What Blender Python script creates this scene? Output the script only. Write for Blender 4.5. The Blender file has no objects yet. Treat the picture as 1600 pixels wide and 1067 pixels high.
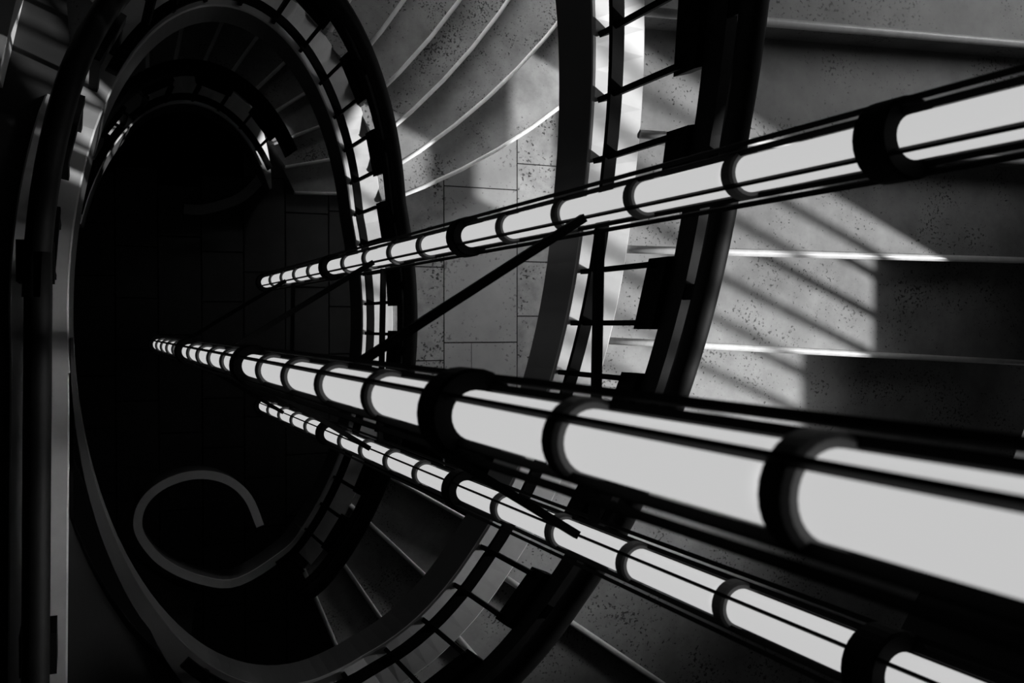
import bpy, bmesh, math, random
from mathutils import Matrix, Vector
random.seed(7)
sc = bpy.context.scene
col = sc.collection
R = math.radians
# ------------------------------------------------------------------ camera
# Layout units: u (to the photo's right), v (to the photo's bottom), h (below the lens).  K = metres per unit.
K = 0.7
H0 = 12.8                      # the hall floor lies H0 units below the lens
F = 1556.0
VPX, VPY = 114.7, 508.5        # where plumb lines meet
def nrm(a):
    l = math.sqrt(sum(x*x for x in a)); return [x/l for x in a]
def dot(a, b): return sum(x*y for x, y in zip(a, b))
def crs(a, b): return [a[1]*b[2]-a[2]*b[1], a[2]*b[0]-a[0]*b[2], a[0]*b[1]-a[1]*b[0]]
Nn = nrm([VPX-800, VPY-533.5, F])
Uu = nrm([1-Nn[0]*Nn[0], -Nn[0]*Nn[1], -Nn[0]*Nn[2]])
Vv = crs(Nn, Uu)
def bp(px, py, h=1.0):
    d = [px-800, py-533.5, F]; k = dot(d, Nn)
    return (dot(d, Uu)/k*h, dot(d, Vv)/k*h)
def P(u, v, h): return Vector((u*K, -v*K, (H0-h)*K))
def wcol(e): return (dot(e, Uu), -dot(e, Vv), -dot(e, Nn))
cx, cy, cz = wcol([1, 0, 0]), wcol([0, -1, 0]), wcol([0, 0, -1])
cam = bpy.data.cameras.new('camera'); co = bpy.data.objects.new('camera', cam); col.objects.link(co)
M = Matrix(((cx[0], cy[0], cz[0]), (cx[1], cy[1], cz[1]), (cx[2], cy[2], cz[2]))).to_4x4()
M.translation = P(0, 0, 0); co.matrix_world = M
cam.sensor_width = 36; cam.lens = 36*F/1600; cam.clip_start = 0.02; cam.clip_end = 100
cam.dof.use_dof = True; cam.dof.focus_distance = 5.6*K; cam.dof.aperture_fstop = 8.0
sc.camera = co
vs = sc.view_settings
vs.view_transform = 'Standard'; vs.look = 'None'; vs.gamma = 1; vs.use_curve_mapping = False; vs.exposure = 0
# ------------------------------------------------------------------ sky, sun, daylight and added fill at the windows
wd = bpy.data.worlds.new('world'); sc.world = wd; wd.use_nodes = True
wd.node_tree.nodes['Background'].inputs[0].default_value = (1, 1, 1, 1)
wd.node_tree.nodes['Background'].inputs[1].default_value = 0.15
SUN_AZ, SUN_EL = R(202), R(33)
def dirw(az, el): return Vector((math.cos(az)*math.cos(el), -math.sin(az)*math.cos(el), -math.sin(el)))
sl = bpy.data.lights.new('sun', 'SUN'); sl.energy = 5.2; sl.angle = R(1.2)
so = bpy.data.objects.new('sun', sl); col.objects.link(so)
so.rotation_euler = dirw(SUN_AZ, SUN_EL).to_track_quat('-Z', 'Y').to_euler(); so.location = P(12, 6, -6)
def area(name, pos, tgt, sx, sy, power):
    l = bpy.data.lights.new(name, 'AREA'); l.shape = 'RECTANGLE'; l.size = sx*K; l.size_y = sy*K; l.energy = power
    o = bpy.data.objects.new(name, l); col.objects.link(o); o.location = P(*pos)
    o.rotation_euler = (P(*tgt)-P(*pos)).to_track_quat('-Z', 'Y').to_euler(); return o
WL, WR, WT, WB, HC, HB = -4.0, 7.4, -7.0, 5.6, -3.0, 16.0     # room: left, right, far and near walls, ceiling, basement
area('daylight_far_tall', (4.6, WT-0.15, 3.2), (4.6, 0, 3.8), 2.4, 3.4, 4)
o_ = area('fill_far_low', (5.4, WT-0.15, 7.4), (4.4, -1.2, 9.4), 2.4, 1.6, 22); o_.data.spread = R(60)  # added fill behind an unseen window, narrowed onto the half landing
o_ = area('fill_right_high', (WR+.12, -2.9, 1.9), (4.4, -2.6, 4.1), 2.2, 2.2, 10.5); o_.data.spread = R(95)  # added fill at an unseen window, brightens the upper treads at right
o_ = area('fill_right_tall', (WR+.4, 1.3, 1.7), (0, .9, 6.4), 1.8, 2.8, 10); o_.data.spread = R(22)  # added narrow beam that brightens the straight kerb at left
o_ = area('fill_right_low', (WR+.4, -.7, 7.2), (3.6, -1.3, 9.5), 1.6, .8, 4.5); o_.data.spread = R(70)  # added fill for the landing slabs and the nosing fronts

# ------------------------------------------------------------------ materials (all neutral: the picture is black and white)
def mat(name, val, rough=0.5, metal=0.0, spec=0.5, mottled=0.0, scale=6.0, pits=0.0, bump=0.0, pit_scale=38.0):
    m = bpy.data.materials.new(name); m.use_nodes = True
    nt = m.node_tree; b = nt.nodes['Principled BSDF']
    b.inputs['Base Color'].default_value = (val, val, val, 1)
    b.inputs['Roughness'].default_value = rough; b.inputs['Metallic'].default_value = metal
    b.inputs['Specular IOR Level'].default_value = spec
    if mottled or pits or bump:
        g = nt.nodes.new('ShaderNodeNewGeometry')
        n = nt.nodes.new('ShaderNodeTexNoise'); n.inputs['Scale'].default_value = scale; n.inputs['Detail'].default_value = 9
        n.inputs['Roughness'].default_value = 0.65
        nt.links.new(g.outputs['Position'], n.inputs['Vector'])
        mr = nt.nodes.new('ShaderNodeMapRange')
        mr.inputs[1].default_value = 0.3; mr.inputs[2].default_value = 0.7
        mr.inputs[3].default_value = val*(1-mottled); mr.inputs[4].default_value = val*(1+mottled)
        nt.links.new(n.outputs[0], mr.inputs[0]); out = mr.outputs[0]
        if pits:
            w = nt.nodes.new('ShaderNodeTexNoise'); w.inputs['Scale'].default_value = pit_scale; w.inputs['Detail'].default_value = 3
            nt.links.new(g.outputs['Position'], w.inputs['Vector'])
            c = nt.nodes.new('ShaderNodeTexNoise'); c.inputs['Scale'].default_value = 3.1; c.inputs['Detail'].default_value = 2
            nt.links.new(g.outputs['Position'], c.inputs['Vector'])
            ad = nt.nodes.new('ShaderNodeMath'); ad.operation = 'MULTIPLY_ADD'
            nt.links.new(c.outputs[0], ad.inputs[0]); ad.inputs[1].default_value = 0.55; nt.links.new(w.outputs[0], ad.inputs[2])
            r2 = nt.nodes.new('ShaderNodeMapRange'); r2.inputs[1].default_value = 0.90; r2.inputs[2].default_value = 0.98
            r2.inputs[3].default_value = 1.0; r2.inputs[4].default_value = 1-pits
            nt.links.new(ad.outputs[0], r2.inputs[0])
            mu = nt.nodes.new('ShaderNodeMath'); mu.operation = 'MULTIPLY'
            nt.links.new(out, mu.inputs[0]); nt.links.new(r2.outputs[0], mu.inputs[1]); out = mu.outputs[0]
        cc = nt.nodes.new('ShaderNodeCombineColor')
        for i in range(3): nt.links.new(out, cc.inputs[i])
        nt.links.new(cc.outputs[0], b.inputs['Base Color'])
        if bump:
            bn = nt.nodes.new('ShaderNodeBump'); bn.inputs['Strength'].default_value = bump; bn.inputs['Distance'].default_value = 0.004
            nt.links.new(n.outputs[0], bn.inputs['Height']); nt.links.new(bn.outputs[0], b.inputs['Normal'])
    return m
MT = dict(
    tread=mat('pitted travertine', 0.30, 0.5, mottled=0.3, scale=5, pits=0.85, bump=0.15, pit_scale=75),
    nosing=mat('worn stone nosing with highlight', 0.9, 0.3, mottled=0.15, scale=14),  # paler than the wear alone: the edge highlight is put into the colour
    slab=mat('plain stone slab', 0.37, 0.45, mottled=0.12, scale=4, pits=0.5),
    slab2=mat('veined travertine slab', 0.36, 0.5, mottled=0.3, scale=9, pits=0.9, pit_scale=48),
    joint=mat('dark joint', 0.02, 0.9),
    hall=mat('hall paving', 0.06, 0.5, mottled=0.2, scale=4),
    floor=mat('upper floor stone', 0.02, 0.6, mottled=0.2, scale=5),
    string=mat('grey painted string', 0.08, 0.28, spec=1.0, mottled=0.1, scale=3),
    kerb=mat('white stone kerb', 0.5, 0.4, mottled=0.08, scale=8),
    steel=mat('black painted steel', 0.004, 0.6, spec=0.03),
    rail=mat('dark stained handrail', 0.005, 0.6, spec=0.15, mottled=0.5, scale=20),
    lampmetal=mat('dark bronze lamp frame', 0.003, 0.6, spec=0.06),
    collar=mat('grey lamp collar', 0.16, 0.5),
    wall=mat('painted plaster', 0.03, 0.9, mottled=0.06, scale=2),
    white=mat('white painted plinth', 0.7, 0.6, mottled=0.05, scale=3),
    frame=mat('window steel', 0.05, 0.5),
)
m = bpy.data.materials.new('lit opal glass'); m.use_nodes = True
b = m.node_tree.nodes['Principled BSDF']; b.inputs['Base Color'].default_value = (.5, .5, .5, 1); b.inputs['Roughness'].default_value = .3
b.inputs['Emission Color'].default_value = (1, 1, 1, 1); b.inputs['Emission Strength'].default_value = 0.56
MT['glow'] = m
m = bpy.data.materials.new('clear window glass'); m.use_nodes = True; nt = m.node_tree; nt.nodes.clear()
o_ = nt.nodes.new('ShaderNodeOutputMaterial'); t_ = nt.nodes.new('ShaderNodeBsdfTransparent'); g_ = nt.nodes.new('ShaderNodeBsdfGlossy')
g_.inputs['Roughness'].default_value = .05; x_ = nt.nodes.new('ShaderNodeMixShader'); x_.inputs[0].default_value = .06
nt.links.new(t_.outputs[0], x_.inputs[1]); nt.links.new(g_.outputs[0], x_.inputs[2]); nt.links.new(x_.outputs[0], o_.inputs[0])
MT['pane'] = m

# ------------------------------------------------------------------ helpers
def link(name, me, parent=None, material=None, smooth=False):
    if material and not me.materials: me.materials.append(MT[material])
    if smooth:
        for p in me.polygons: p.use_smooth = True
    o = bpy.data.objects.new(name, me); col.objects.link(o)
    if parent is not None:
        o.parent = parent
        w = Vector((0, 0, 0)); q = parent
        while q is not None: w += q.location; q = q.parent
        o.location = -w
    return o
def tag(o, label=None, cat=None, group=None, kind=None):
    if label: o['label'] = label
    if cat: o['category'] = cat
    if group: o['group'] = group
    if kind: o['kind'] = kind
    return o
def empty(name, loc, label=None, cat=None, group=None):
    o = bpy.data.objects.new(name, None); col.objects.link(o); o.location = loc; o.empty_display_size = .1
    return tag(o, label, cat, group)
def mesh(verts, faces):
    me = bpy.data.meshes.new('m'); me.from_pydata([tuple(v) for v in verts], [], faces)
    bm = bmesh.new(); bm.from_mesh(me); bmesh.ops.recalc_face_normals(bm, faces=bm.faces); bm.to_mesh(me); bm.free()
    return me
def sweep(frames, prof, closed=False):
    """frames: (u,v,h,nu,nv); prof: (outward offset, height above h)"""
    vv, ff = [], []; n = len(prof)
    for (u, v, h, nu, nv) in frames:
        for (o, z) in prof: vv.append(P(u+nu*o, v+nv*o, h-z))
    L = len(frames)
    for i in range(L-1 if not closed else L):
        j = (i+1) % L
        for k in range(n):
            l = (k+1) % n
            ff.append((i*n+k, i*n+l, j*n+l, j*n+k))
    if not closed:
        ff.append(tuple(range(n))); ff.append(tuple((L-1)*n+k for k in reversed(range(n))))
    return mesh(vv, ff)
def prism(poly, h0, h1, chamf=0.0):
    """poly in (u,v); from depth h0 (top) to h1 (bottom)"""
    n = len(poly)
    vv = [P(u, v, h0) for u, v in poly]+[P(u, v, h1) for u, v in poly]
    ff = [tuple(range(n)), tuple(reversed(range(n, 2*n)))]+[(i, (i+1) % n, n+(i+1) % n, n+i) for i in range(n)]
    return mesh(vv, ff)
def boxw(u0, u1, v0, v1, h0, h1): return prism([(u0, v0), (u1, v0), (u1, v1), (u0, v1)], h0, h1)
def tube(pts, r, seg=10):
    """round bar through world points"""
    vv, ff = [], []
    for i, p in enumerate(pts):
        t = (pts[min(i+1, len(pts)-1)]-pts[max(i-1, 0)]).normalized()
        a = t.cross(Vector((0, 0, 1)));  a = a if a.length > 1e-4 else Vector((1, 0, 0)); a.normalize(); b2 = t.cross(a)
        for k in range(seg):
            an = 2*math.pi*k/seg; vv.append(p+(a*math.cos(an)+b2*math.sin(an))*r)
    for i in range(len(pts)-1):
        for k in range(seg):
            l = (k+1) % seg; ff.append((i*seg+k, i*seg+l, (i+1)*seg+l, (i+1)*seg+k))
    ff.append(tuple(range(seg))); ff.append(tuple((len(pts)-1)*seg+k for k in reversed(range(seg))))
    return mesh(vv, ff)
def clip(poly, p, d):
    """keep the side of the line (p, direction d) where cross(d, x-p) >= 0"""
    out = []
    def s(q): return d[0]*(q[1]-p[1])-d[1]*(q[0]-p[0])
    for i in range(len(poly)):
        a, b2 = poly[i], poly[(i+1) % len(poly)]; sa, sb = s(a), s(b2)
        if sa >= 0: out.append(a)
        if (sa >= 0) != (sb >= 0):
            t = sa/(sa-sb); out.append((a[0]+t*(b2[0]-a[0]), a[1]+t*(b2[1]-a[1])))
    return out
def interp(tab, x):
    if x <= tab[0][0]: return tab[0][1]
    for (a, ya), (b2, yb) in zip(tab, tab[1:]):
        if x <= b2: return ya+(yb-ya)*(x-a)/(b2-a)
    return tab[-1][1]

# ------------------------------------------------------------------ the oval well
EA, EB, V0 = 1.285, 2.33, -0.05
def ell(phi):
    c, s = math.cos(R(phi)), math.sin(R(phi))
    u, v = EA-EA*c, V0-EB*s
    nu, nv = -c/EA, -s/EB; l = math.hypot(nu, nv)
    return u, v, nu/l, nv/l
# depth of the lower edge of the inner string, by running angle (0 = left, 90 = far side, 180 = right, 270 = near side)
ET = [(60, 2.90), (137, 4.51), (162, 5.10), (188, 5.60), (219, 6.20), (250, 6.68), (258, 6.72), (388, 6.72),
      (515, 9.83), (525, 9.88), (563, 9.90), (572, 9.95), (615, 10.4), (748, 10.4), (834, 12.25), (870, 13.05), (880, 13.1)]
def Eh(phi): return interp(ET, phi)
def frame(phi):
    u, v, nu, nv = ell(phi); h = Eh(phi); s = 1.0
    if 565 < phi < 748: s = 1+(h/9.75-1)*min(1, (phi-565)/40)*min(1, max(0, (748-phi)/40))
    return (u*s, v*s, h, nu, nv)
def frames(a, b2, step=3.0):
    n = max(2, int(abs(b2-a)/step)); return [frame(a+(b2-a)*i/n) for i in range(n+1)]
def fr_from(pts):
    """frames from (u,v,h) points, normal to the right-hand outside of the travel"""
    out = []
    for i, (u, v, h) in enumerate(pts):
        a, b2 = pts[max(0, i-1)], pts[min(len(pts)-1, i+1)]
        du, dv = b2[0]-a[0], b2[1]-a[1]; l = math.hypot(du, dv)
        out.append((u, v, h, dv/l, -du/l))
    return out
def smooth(pts, n=8):
    out = []
    for i in range(len(pts)-1):
        p0, p1, p2, p3 = pts[max(0, i-1)], pts[i], pts[i+1], pts[min(len(pts)-1, i+2)]
        for k in range(n):
            t = k/n
            out.append(tuple(.5*(2*b_+(c_-a_)*t+(2*a_-5*b_+4*c_-d_)*t*t+(3*b_-a_-3*c_+d_)*t**3) for a_, b_, c_, d_ in zip(p0, p1, p2, p3)))
    out.append(pts[-1]); return out
SH = 0.32
STRING = [(0, 0), (0.012, 0.12), (0.03, SH), (0.33, SH), (0.33, -0.05), (0.04, -0.05)]
KERB = [(0.025, SH), (0.025, SH+.015), (0.035, SH+.025), (0.33, SH+.025), (0.34, SH+.015), (0.34, SH)]
BRAIL = [(0.03, SH+.165), (0.03, SH+.20), (0.10, SH+.20), (0.10, SH+.165)]
BRAILF = [(0.12, SH+.10), (0.12, SH+.13), (0.19, SH+.13), (0.19, SH+.10)]
RAILA = [(0.125, 1.18), (0.125, 1.33), (0.185, 1.33), (0.185, 1.18)]
def hand(o0, o1, z0, z1):
    om, zm, a, b2 = (o0+o1)/2, (z0+z1)/2, (o1-o0)/2, (z1-z0)/2
    return [(om+a*math.cos(t)*(1 if abs(math.cos(t)) < .6 else 1), zm+b2*math.sin(t)) for t in [2*math.pi*k/10 for k in range(10)]]
RAILB = hand(0.10, 0.225, 1.40, 1.53)
# ------------------------------------------------------------------ room shell
def structure(name, me, material, parent=None):
    o = link(name, me, parent, material)
    if parent is None: tag(o, kind='structure')
    return o
def wall_with_openings(name, axis, pos, thick, a0, a1, h0, h1, openings):
    """axis 'u': wall in the plane u=pos running along v; openings (a0,a1,h0,h1). One wall mesh."""
    as_ = sorted(set([a0, a1]+[x for o in openings for x in o[:2]])); hs = sorted(set([h0, h1]+[x for o in openings for x in o[2:]]))
    vv, ff = [], []
    for i in range(len(as_)-1):
        for j in range(len(hs)-1):
            ca, ch = (as_[i]+as_[i+1])/2, (hs[j]+hs[j+1])/2
            if any(o[0] < ca < o[1] and o[2] < ch < o[3] for o in openings): continue
            n = len(vv)
            for (p0, p1) in ((pos, pos+thick),):
                for a in (as_[i], as_[i+1]):
                    for h in (hs[j], hs[j+1]):
                        for p in (p0, p1): vv.append(P(p, a, h) if axis == 'u' else P(a, p, h))
            ff += [tuple(n+k for k in q) for q in ((0, 1, 3, 2), (4, 6, 7, 5), (0, 4, 5, 1), (2, 3, 7, 6), (0, 2, 6, 4), (1, 5, 7, 3))]
    return structure(name, mesh(vv, ff), 'wall')
WINR = [(.35, 2.3, .2, 3.62), (-.1, 2.4, 5.1, 6.47), (-1.6, .25, 6.85, 7.72), (-.42, .3, 7.85, 8.8), (-4.0, -1.8, .8, 3.0)]  # first opening bounds the sun patch; the others are added to aim light
WINT = [(3.3, 5.9, 1.4, 5.0), (4.2, 6.6, 6.5, 8.3)]  # low opening is unseen, added for the landing fill
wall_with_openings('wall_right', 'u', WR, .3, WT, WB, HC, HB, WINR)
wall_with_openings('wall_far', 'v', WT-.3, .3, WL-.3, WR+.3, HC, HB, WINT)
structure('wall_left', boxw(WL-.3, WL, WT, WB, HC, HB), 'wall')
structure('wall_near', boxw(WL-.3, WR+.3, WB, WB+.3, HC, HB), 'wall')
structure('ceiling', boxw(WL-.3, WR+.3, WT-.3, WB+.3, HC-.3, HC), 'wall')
def window(n, axis, pos, o, nu, nh):
    a0, a1, h0, h1 = o
    def bx(p0, p1, x0, x1, y0, y1): return boxw(p0, p1, x0, x1, y0, y1) if axis == 'u' else boxw(x0, x1, p0, p1, y0, y1)
    t = .05
    vv = []
    w = tag(link('window_%d' % n, bx(pos-.04, pos+.04, a0, a0+t, h0, h1), None, 'frame'), kind='structure')
    for x0, x1, y0, y1 in ((a1-t, a1, h0, h1), (a0+t, a1-t, h0, h0+t), (a0+t, a1-t, h1-t, h1)): link('window_frame', bx(pos-.04, pos+.04, x0, x1, y0, y1), w, 'frame')
    for i in range(1, nu):
        x = a0+(a1-a0)*i/nu; link('mullion', bx(pos-.03, pos+.03, x-.022, x+.022, h0+t, h1-t), w, 'frame')
    for i in range(nu):
        for j in range(nh):
            link('pane', bx(pos-.004, pos+.004, a0+(a1-a0)*i/nu+.03, a0+(a1-a0)*(i+1)/nu-.03, h0+(h1-h0)*j/nh+.03, h0+(h1-h0)*(j+1)/nh-.03), w, 'pane')
    for j in range(1, nh):
        y = h0+(h1-h0)*j/nh; link('glazing_bar', bx(pos-.028, pos+.028, a0+t, a1-t, y-.02, y+.02), w, 'frame')
for i, o in enumerate(WINR): window(i+1, 'u', WR+.05, o, (7, 3, 1, 1, 2)[i], 1)
for i, o in enumerate(WINT): window(i+6, 'v', WT-.15, o, 2, 2)

# ---- hall floor far below, paved in staggered slabs, open over the basement stair
hole = smooth([bp(x, y, H0) for x, y in ((384, 235), (398, 262), (365, 309), (310, 326), (250, 322), (190, 300), (140, 260), (150, 150), (270, 100), (360, 150), (384, 235))], 3)
def inside(p, poly):
    c = False
    for (a, b2), (x, y) in zip(poly, poly[1:]+poly[:1]):
        if (b2 > p[1]) != (y > p[1]) and p[0] < (x-a)*(p[1]-b2)/(y-b2)+a: c = not c
    return c
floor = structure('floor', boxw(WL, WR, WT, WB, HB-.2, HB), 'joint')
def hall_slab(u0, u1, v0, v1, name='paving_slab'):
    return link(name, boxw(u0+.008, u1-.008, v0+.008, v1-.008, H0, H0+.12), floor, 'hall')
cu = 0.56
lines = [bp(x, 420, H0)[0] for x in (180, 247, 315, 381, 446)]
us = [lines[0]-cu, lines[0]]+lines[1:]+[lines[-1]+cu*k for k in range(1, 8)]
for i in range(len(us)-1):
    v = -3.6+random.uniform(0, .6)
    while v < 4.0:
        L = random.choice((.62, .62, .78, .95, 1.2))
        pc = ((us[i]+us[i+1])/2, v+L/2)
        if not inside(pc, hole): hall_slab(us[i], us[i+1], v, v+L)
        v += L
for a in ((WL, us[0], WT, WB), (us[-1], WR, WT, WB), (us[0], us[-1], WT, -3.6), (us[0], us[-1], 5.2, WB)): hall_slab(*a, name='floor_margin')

# ---- upper floor on the left, with its straight edge
def F1poly():
    pts = [(f[0]+f[3]*.2, f[1]+f[4]*.2) for f in frames(258, 392, 3)]
    return pts+[(pts[-1][0]-.3, WT), (WL, WT), (WL, WB), (pts[0][0]+.5, WB)]
F1H = 6.72-.27
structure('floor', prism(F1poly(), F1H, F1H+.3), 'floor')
def F0poly():
    pts = [(f[0]+f[3]*.2, f[1]+f[4]*.2) for f in frames(640, 748, 3)]
    return pts+[(pts[-1][0]-1.2, -4.5), (WL, -4.5), (WL, WB), (pts[0][0]-.3, WB)]
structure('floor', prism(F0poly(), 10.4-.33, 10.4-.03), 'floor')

# ------------------------------------------------------------------ stair flights
def nose_pts(phi, ang, c, length, n=9, back=0.0):
    u, v, h, nu, nv = frame(phi)
    d = (math.cos(R(ang)), math.sin(R(ang))); q = (d[1], -d[0])        # q: towards the upper side
    p0 = (u+nu*.335, v+nv*.335)
    return [(p0[0]+d[0]*s-(-q[0])*(c*s*s)+q[0]*back, p0[1]+d[1]*s+q[1]*c*s*s+q[1]*back) for s in [length*i/(n-1) for i in range(n)]]
def flight(label, noses, hs, length, c, first_back, mt='tread'):
    """noses: [(phi, angle)], hs: depth of the tread that ends at each nosing; first_back: (phi, angle) behind the first tread"""
    u, v, h, nu, nv = frame(noses[-1][0])
    root = empty('stair_flight', P(u+nu*.5, v+nv*.5, hs[-1]+.3), label, 'stairs', 'flights of the oval stair')
    prev = first_back
    for (ph, an), h in zip(noses, hs):
        h += .07
        L0, L1 = (length, length) if not callable(length) else (length(prev[0]), length(ph))
        fr = nose_pts(ph, an, c, L1)
        # tread slab whose back runs a little under the tread above
        bk2 = nose_pts(prev[0], prev[1], c, L0, back=.04)
        poly = bk2+fr[::-1]
        t = link('tread', prism(poly, h, h+.34), root, mt)
        # half-round nosing along the front edge
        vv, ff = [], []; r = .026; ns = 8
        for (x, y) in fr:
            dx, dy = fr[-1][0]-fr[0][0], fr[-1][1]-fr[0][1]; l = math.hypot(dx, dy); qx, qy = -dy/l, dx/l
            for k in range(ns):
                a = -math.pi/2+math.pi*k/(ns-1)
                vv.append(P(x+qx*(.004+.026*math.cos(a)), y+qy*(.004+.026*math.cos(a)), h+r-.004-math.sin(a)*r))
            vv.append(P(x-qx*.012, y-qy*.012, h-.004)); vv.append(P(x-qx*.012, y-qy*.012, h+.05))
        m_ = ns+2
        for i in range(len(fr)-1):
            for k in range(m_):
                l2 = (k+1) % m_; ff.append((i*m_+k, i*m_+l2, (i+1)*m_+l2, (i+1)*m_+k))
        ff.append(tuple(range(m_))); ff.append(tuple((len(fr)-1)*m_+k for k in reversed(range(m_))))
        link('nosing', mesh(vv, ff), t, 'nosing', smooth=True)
        prev = (ph, an)
    return root
def add_string(root, frs, nm='string'):
    link(nm, sweep(frs, STRING), root, 'string'); link('kerb', sweep(frs, KERB), root, 'kerb')
# upper flight, right of the picture
f1 = [(115, -8), (129, -5), (143, -3), (157, -1), (171, -.4), (183, 3), (196, 11), (208, 22), (221, 36), (234, 50), (248, 65)]
h1 = [3.60, 3.92, 4.24, 4.56, 4.88, 5.18, 5.45, 5.70, 5.94, 6.12, 6.26]
flU = flight('nearest flight of pitted stone steps at right, crossed by sunlit stripes', f1, h1, lambda p: interp([(185, 4.2), (215, 3.0)], p), 0.0, (100, -12))
add_string(flU, frames(100, 278))
def taper(a, b2, s1, s0=1.0):
    out = []; n = int((b2-a)/3)
    for i in range(n+1):
        f = frame(a+(b2-a)*i/n); k = s0+(s1-s0)*i/n; out.append((f[0], f[1], f[2], f[3]*k, f[4]*k))
    return out
te = taper(278, 308, .3, 1)+taper(311, 357, .06, .3)
link('string_end', sweep(te, STRING), flU, 'string'); link('kerb_end', sweep(te, KERB), flU, 'string')  # kerb end takes the string grey, its dimmer light put into the colour
# middle flight: from the left floor round the far side to the half landing
n2 = [38, 49, 60, 71, 81.5, 92, 102.5, 112.5, 122, 131, 139.5, 147, 153]
a2 = [(38, -143), (49, -130), (60, -116), (71, -104), (81.5, -92), (92, -80), (102.5, -68), (112.5, -58), (122, -50), (131, -44), (139.5, -40), (147, -32), (153, -21)]
LAND = 9.5; LT = LAND+.07
hh2 = [LAND-.21*(13-i) for i in range(13)]
k0 = F1H-hh2[0]
hh2 = [h+k0*max(0, (8-i)/8.0) for i, h in enumerate(hh2)]
flM = flight('middle curved flight with bright nosings descending to the stone half landing', [(p+360, a) for p, a in a2], hh2, 3.6, 0.07, (379, -176))
add_string(flM, frames(352, 574))
# dark lower flight, from the half landing to the next floor
a2b = [(574, 31), (585, 45), (596, 57), (606, 68)]
flB = flight('dark short flight below the half landing at the bottom of the well', a2b, [LAND, LAND+.16, LAND+.32, LAND+.45], 2.8, 0.0, (556, 10))
curl2 = [bp(x, y, 10.4) for x, y in ((362, 888), (308, 885), (258, 863), (229, 834), (217, 806), (226, 775), (256, 750), (300, 738), (342, 745), (372, 770), (390, 812))]
s2 = [f for f in frames(574, 604, 4)]
cur = fr_from([(u, v, h) for u, v, h in smooth([frame(p)[:3] for p in (598, 606)]+[(u, v, 10.4) for u, v in curl2], 5)])
add_string(flB, s2)
link('scroll', sweep(cur, [(0, 0), (0, .42), (.07, .42), (.07, 0)]), flB, 'string'); link('scroll_cap', sweep(cur, [(-.005, .42), (-.005, .44), (.075, .44), (.075, .42)]), flB, 'kerb')
# lowest flight down to the hall floor, ending in a scroll
a3t = [(30, -145), (50, -118), (66, -98), (74, -88), (82, -77), (90, -66), (98, -56), (106, -46), (114, -36), (122, -25), (131, -14), (140, -2)]
n3 = [140-8.5*k for k in range(12)][::-1]
hh3 = [H0-.2*(12-i)-.0 for i in range(12)]
flL = flight('faint lowest flight of radiating steps arriving on the hall floor', [(p+720, interp(a3t, p)) for p in n3], hh3, 2.6, 0.0, (720+140-8.5*12.5, -126))
curl3 = [bp(x, y, 13.1) for x, y in ((390, 250), (397, 268), (388, 288), (365, 309), (338, 320), (308, 327), (282, 326))]
s3 = frames(742, 828, 4)+taper(832, 856, .1)
c3 = fr_from([(u, v, 13.1) for u, v in smooth(curl3, 4)])
add_string(flL, s3)
link('scroll', sweep(c3, [(0, 0), (0, .42), (.10, .42), (.10, 0)]), flL, 'string'); link('scroll_cap', sweep(c3, [(-.01, .42), (-.01, .45), (.11, .45), (.11, .42)]), flL, 'kerb')

# ---- half landing on the right, paved in large slabs
land = empty('half_landing', P(3.6, 0, LT+.3), 'sunlit half landing paved in large stone slabs right of the middle balustrade', 'landing')
def kout(v, o=.335):
    f = min((frame(480+i) for i in range(0, 130)), key=lambda f: abs(f[1]+f[4]*o-v)); return f[0]+f[3]*o
topline = nose_pts(513, -21, .07, 3.6); botline = nose_pts(574, 31, 0, 3.4)
d1 = (topline[-1][0]-topline[0][0], topline[-1][1]-topline[0][1]); d2 = (botline[-1][0]-botline[0][0], botline[-1][1]-botline[0][1])
def landing_piece(poly, mtl):
    poly = clip(poly, topline[0], (d1[0], d1[1])); 
    poly = clip(poly, botline[0], (-d2[0], -d2[1])) if poly else poly
    if len(poly) >= 3: link('stone_slab', prism(poly, LT, LT+.06), land, mtl)
base = [(kout(-1.6+.2*i), -1.6+.2*i) for i in range(17)]
base = clip(clip(base[::-1]+[(5.35, -3.6), (5.35, 3.6)][::1], topline[0], d1), botline[0], (-d2[0], -d2[1]))
link('landing_bed', prism(base, LT+.006, LT+.13), land, 'joint')
U1, U2, U3, U4 = bp(693.7, 450, LT)[0], bp(808, 450, LT)[0], bp(808, 450, LT)[0]+.75, 5.35
G = .006
def vy(y, x=750): return bp(x, y, LT)[1]
vl = [-3.0, vy(417, 670), vy(545, 670)+.12, 1.0, 2.6]
for a, b2 in zip(vl, vl[1:]):
    n = 8; left = [(kout(a+G+(b2-a-2*G)*i/n), a+G+(b2-a-2*G)*i/n) for i in range(n+1)]
    landing_piece([(U1-G, a+G), (U1-G, b2-G)]+left[::-1], 'slab2')
vc = [-3.2, vy(293.5), vy(535), 1.3, 2.8]
for i, (a, b2) in enumerate(zip(vc, vc[1:])):
    if i == 2:
        um = U1+.30
        landing_piece([(U1+G, a+G), (um-G/2, a+G), (um-G/2, b2-G), (U1+G, b2-G)], 'slab'); landing_piece([(um+G/2, a+G), (U2-G, a+G), (U2-G, b2-G), (um+G/2, b2-G)], 'slab')
    else: landing_piece([(U1+G, a+G), (U2-G, a+G), (U2-G, b2-G), (U1+G, b2-G)], 'slab')
vr = [-3.4, -1.7, vy(409, 830), vy(494, 830), .9, 2.0, 3.2]
for a, b2 in zip(vr, vr[1:]):
    landing_piece([(U2+G, a+G), (U3-G, a+G), (U3-G, b2-G), (U2+G, b2-G)], 'slab2'); landing_piece([(U3+G, a+.3), (U4, a+.3), (U4, b2+.3-2*G), (U3+G, b2+.3-2*G)], 'slab')

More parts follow.
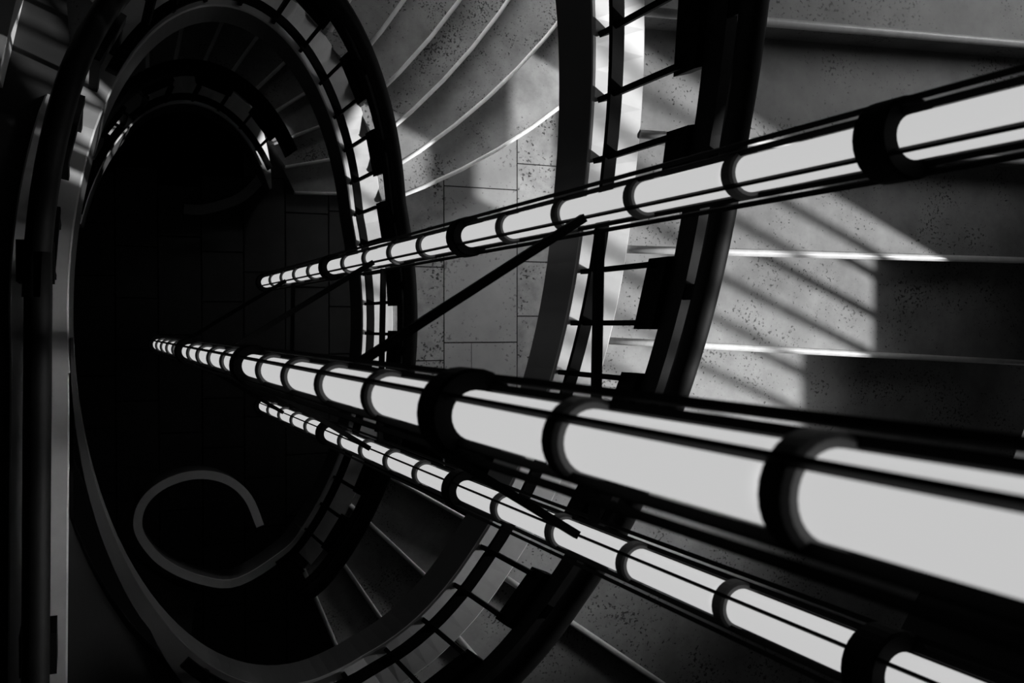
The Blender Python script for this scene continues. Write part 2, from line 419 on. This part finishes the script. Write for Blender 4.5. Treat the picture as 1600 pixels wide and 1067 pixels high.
# ------------------------------------------------------------------ balustrades
bal_me = boxw(-.026, .026, -.014, .014, H0-.72, H0); bal_me.materials.append(MT['steel'])
def arc_positions(frs, gap):
    out = []; acc = gap*.5
    for a, b2 in zip(frs, frs[1:]):
        L = math.hypot(b2[0]-a[0], b2[1]-a[1])
        while acc <= L:
            t = acc/L; out.append(tuple(x+(y-x)*t for x, y in zip(a, b2))); acc += gap
        acc -= L
    return out
def balustrade(label, frs, gap=.285, plates=True, start=0, nb=0):
    f0 = frs[len(frs)//2]
    root = empty('balustrade', P(f0[0]+f0[3]*.14, f0[1]+f0[4]*.14, f0[2]-.34), label, 'balustrade', 'black balustrades of the oval stair')
    link('bottom_rail', sweep(frs[nb:], BRAIL), root, 'steel'); link('middle_rail', sweep(frs, RAILA), root, 'rail')
    link('handrail', sweep(frs, RAILB), root, 'rail', smooth=True)
    pos = arc_positions(frs, gap)
    for i, (u, v, h, nu, nv) in enumerate(pos):
        o = bpy.data.objects.new('baluster', bal_me); col.objects.link(o); o.parent = root
        l = math.hypot(nu, nv); nu, nv = nu/l, nv/l
        # mesh is authored about the hall level; its foot sits on the bottom rail
        o.rotation_euler = (0, 0, math.atan2(-nv, nu))
        o.location = P(u+nu*(.12 if i < nb*.5 else .075), v+nv*(.12 if i < nb*.5 else .075), h-SH-.032)-root.location
    if plates:
        for i in range(start, len(pos)-1, 2):
            a, b2 = pos[i], pos[i+1]
            m_ = tuple((x+y)/2 for x, y in zip(a, b2))
            e0 = tuple(x+(x-c_)*.22 for x, c_ in zip(a, m_)); e1 = tuple(x+(x-c_)*.22 for x, c_ in zip(b2, m_))
            link('connector_plate', sweep([e0, m_, e1], [(.09, 1.0), (.09, 1.175), (.19, 1.175), (.19, 1.0)]), root, 'steel')
            link('rail_bracket', sweep([tuple(x+(y-x)*.25 for x, y in zip(m_, a)), tuple(x+(y-x)*.25 for x, y in zip(m_, b2))], [(.135, 1.32), (.135, 1.42), (.175, 1.42), (.175, 1.32)]), root, 'steel')
    return root
balustrade('nearest black balustrade climbing past the sunlit steps at right', frames(100, 300))
balustrade('middle black balustrade curving round the far side and past the half landing', frames(362, 612), nb=12)
balustrade('small lowest balustrade at the top of the dark round opening', frames(744, 850))
# straight parapet of the left floor
sp = [(0.012-.004*i, -.35+.3*i, 6.72) for i in range(12)]
sfr = [(u, v, h, -1, .01) for u, v, h in sp]
par = empty('parapet', P(-.1, 1.2, F1H), 'straight light kerb edging the left floor, running off at the bottom', 'kerb')
pfr = [tuple(x+(y-x)*.55 for x, y in zip(sfr[1], sfr[2]))]+sfr[2:]
add_string(par, [(u, v, h+.003, nu, nv) for u, v, h, nu, nv in pfr], 'parapet_face')
rl = empty('balustrade', P(-.15, 1.2, F1H-.1), 'straight black handrail over the light kerb at the left edge', 'balustrade', 'black balustrades of the oval stair')
link('handrail', sweep(sfr, RAILB), rl, 'rail', smooth=True); link('middle_rail', sweep(sfr, RAILA), rl, 'rail'); link('bottom_rail', sweep(sfr, BRAILF), rl, 'steel')
for u, v, h, nu, nv in arc_positions(sfr, .285):
    o = bpy.data.objects.new('baluster', bal_me); col.objects.link(o); o.parent = rl
    o.rotation_euler = (0, 0, math.pi); o.location = P(u+nu*.16, v, h-SH-.032)-rl.location
for y in (411, 1006):
    h_ = 6.72-1.25; v = bp(85, y, h_)[1]
    link('rail_sleeve', boxw(-.25, -.085, v-.1, v+.1, h_-.16, h_+.16), rl, 'steel')
# white plinth in the far left corner, added for a sunlit sliver of floor
pl = [bp(25, 0, 6.1), bp(0, 105, 6.1)]
du, dv = pl[1][0]-pl[0][0], pl[1][1]-pl[0][1]
poly = [(pl[0][0]-du*2, pl[0][1]-dv*2), (pl[1][0]+du*.1, pl[1][1]+dv*.1), (pl[1][0]+du*.1-.5, pl[1][1]+dv*.1), (pl[0][0]-du*2-.5, pl[0][1]-dv*2)]
tag(link('block', prism(poly, 6.1, F1H), None, 'white'), 'bright white plinth standing in for a sunlit sliver of floor in the upper left corner', 'block')

# ------------------------------------------------------------------ the hanging light
SEC, HE, NS = 0.472, 8.63, 24
HEK = {'A': 8.63, 'B': 8.79, 'C': 8.63}     # the nearest tube hangs a little lower
POS = {'A': (1.501, -.367), 'B': (.646, .158), 'C': (1.479, .683)}
FIN = {'A': 149, 'B': 213, 'C': 212}
cen = (sum(p[0] for p in POS.values())/3, sum(p[1] for p in POS.values())/3)
lamp = empty('pendant_light', P(cen[0], cen[1], HE), 'tall pendant of three glowing banded tubes tied by dark bars down the well', 'pendant light')
RG, RC = 0.0445, 0.083
def ring(r0, r1, h0, h1, seg=28, bev=.006):
    vv, ff = [], []
    prof = [(r0, h1), (r1-bev, h1), (r1, h1-bev), (r1, h0+bev), (r1-bev, h0), (r0, h0)]
    n = len(prof)
    for i in range(seg):
        a = 2*math.pi*i/seg
        for r, h in prof: vv.append(Vector((math.cos(a)*r*K, math.sin(a)*r*K, -h*K)))
    for i in range(seg):
        j = (i+1) % seg
        for k in range(n):
            l = (k+1) % n; ff.append((i*n+k, i*n+l, j*n+l, j*n+k))
    return mesh(vv, ff)
def capsule(r, h0, h1, seg=28, rc=.012):
    prof = [(0.001, h1), (r-rc, h1), (r-rc*.3, h1-rc*.3), (r, h1-rc), (r, h0+rc), (r-rc*.3, h0+rc*.3), (r-rc, h0), (.001, h0)]
    vv, ff = [], []; n = len(prof)
    for i in range(seg):
        a = 2*math.pi*i/seg
        for q, h in prof: vv.append(Vector((math.cos(a)*q*K, math.sin(a)*q*K, -h*K)))
    for i in range(seg):
        j = (i+1) % seg
        for k in range(n-1): ff.append((i*n+k, i*n+k+1, j*n+k+1, j*n+k))
    me = mesh(vv, ff)
    for p in me.polygons: p.use_smooth = True
    return me
gl = capsule(RG, -SEC+.03, -.012); gl.materials.append(MT['glow'])
thin = ring(.040, .060, -.045, .0); thin.materials.append(MT['collar'])
thick = ring(.040, RC, -.085, .0); thick.materials.append(MT['lampmetal'])
cap = ring(.001, RC, -.05, .0); cap.materials.append(MT['lampmetal'])
def put(name, me, parent, loc):
    o = bpy.data.objects.new(name, me); col.objects.link(o); o.parent = parent
    w = Vector((0, 0, 0)); q = parent
    while q is not None: w += q.location; q = q.parent
    o.location = loc-w; return o
for key, (u, v) in POS.items():
    vv, ff = [], []; he = HEK[key]
    for k in range(4):
        a = R(FIN[key]+90*k); d = (math.cos(a), math.sin(a)); q = (-d[1], d[0])
        for (ra, rb, w) in ((.050, .063, .005), (.071, .082, .005)) if k % 2 else ((.058, .075, .0034),):
            n = len(vv)
            for h in (he, he-SEC*NS):
                for r, s in ((ra, -w), (rb, -w), (rb, w), (ra, w)): vv.append(P(u+d[0]*r+q[0]*s, v+d[1]*r+q[1]*s, h))
            ff += [tuple(n+x for x in f) for f in ((0, 1, 2, 3), (7, 6, 5, 4), (0, 4, 5, 1), (1, 5, 6, 2), (2, 6, 7, 3), (3, 7, 4, 0))]
    fr = link('column_frame', mesh(vv, ff), lamp, 'lampmetal')
    for k in range(NS):
        put('glass_section', gl, fr, P(u, v, he-SEC*k))
        put('joint_collar' if k % 5 == 0 else 'collar', thick if k % 5 == 0 else thin, fr, P(u, v, he-SEC*k)) if k else put('end_cap', cap, fr, P(u, v, he))
    put('ceiling_rod', tube([Vector((0, 0, 0)), Vector((0, 0, (he-SEC*NS-HC)*K))], .02*K), fr, P(u, v, he-SEC*NS)).data.materials.append(MT['lampmetal'])
def tie(a, b2, h):
    d = Vector((b2[0]-a[0], b2[1]-a[1])); d.normalize(); n = Vector((-d.y, d.x))*.013
    a = (a[0]+d.x*.067, a[1]+d.y*.067); b2 = (b2[0]-d.x*.067, b2[1]-d.y*.067)
    link('tie_bar', prism([(a[0]-n.x, a[1]-n.y), (b2[0]-n.x, b2[1]-n.y), (b2[0]+n.x, b2[1]+n.y), (a[0]+n.x, a[1]+n.y)], h-.013, h+.013), lamp, 'lampmetal')
for kk in (2.5, 7.5, 12.5, 17.5, 22.5):
    h = HE-SEC*kk
    for x, y in (('A', 'B'), ('B', 'C'), ('C', 'A')): tie(POS[x], POS[y], h)
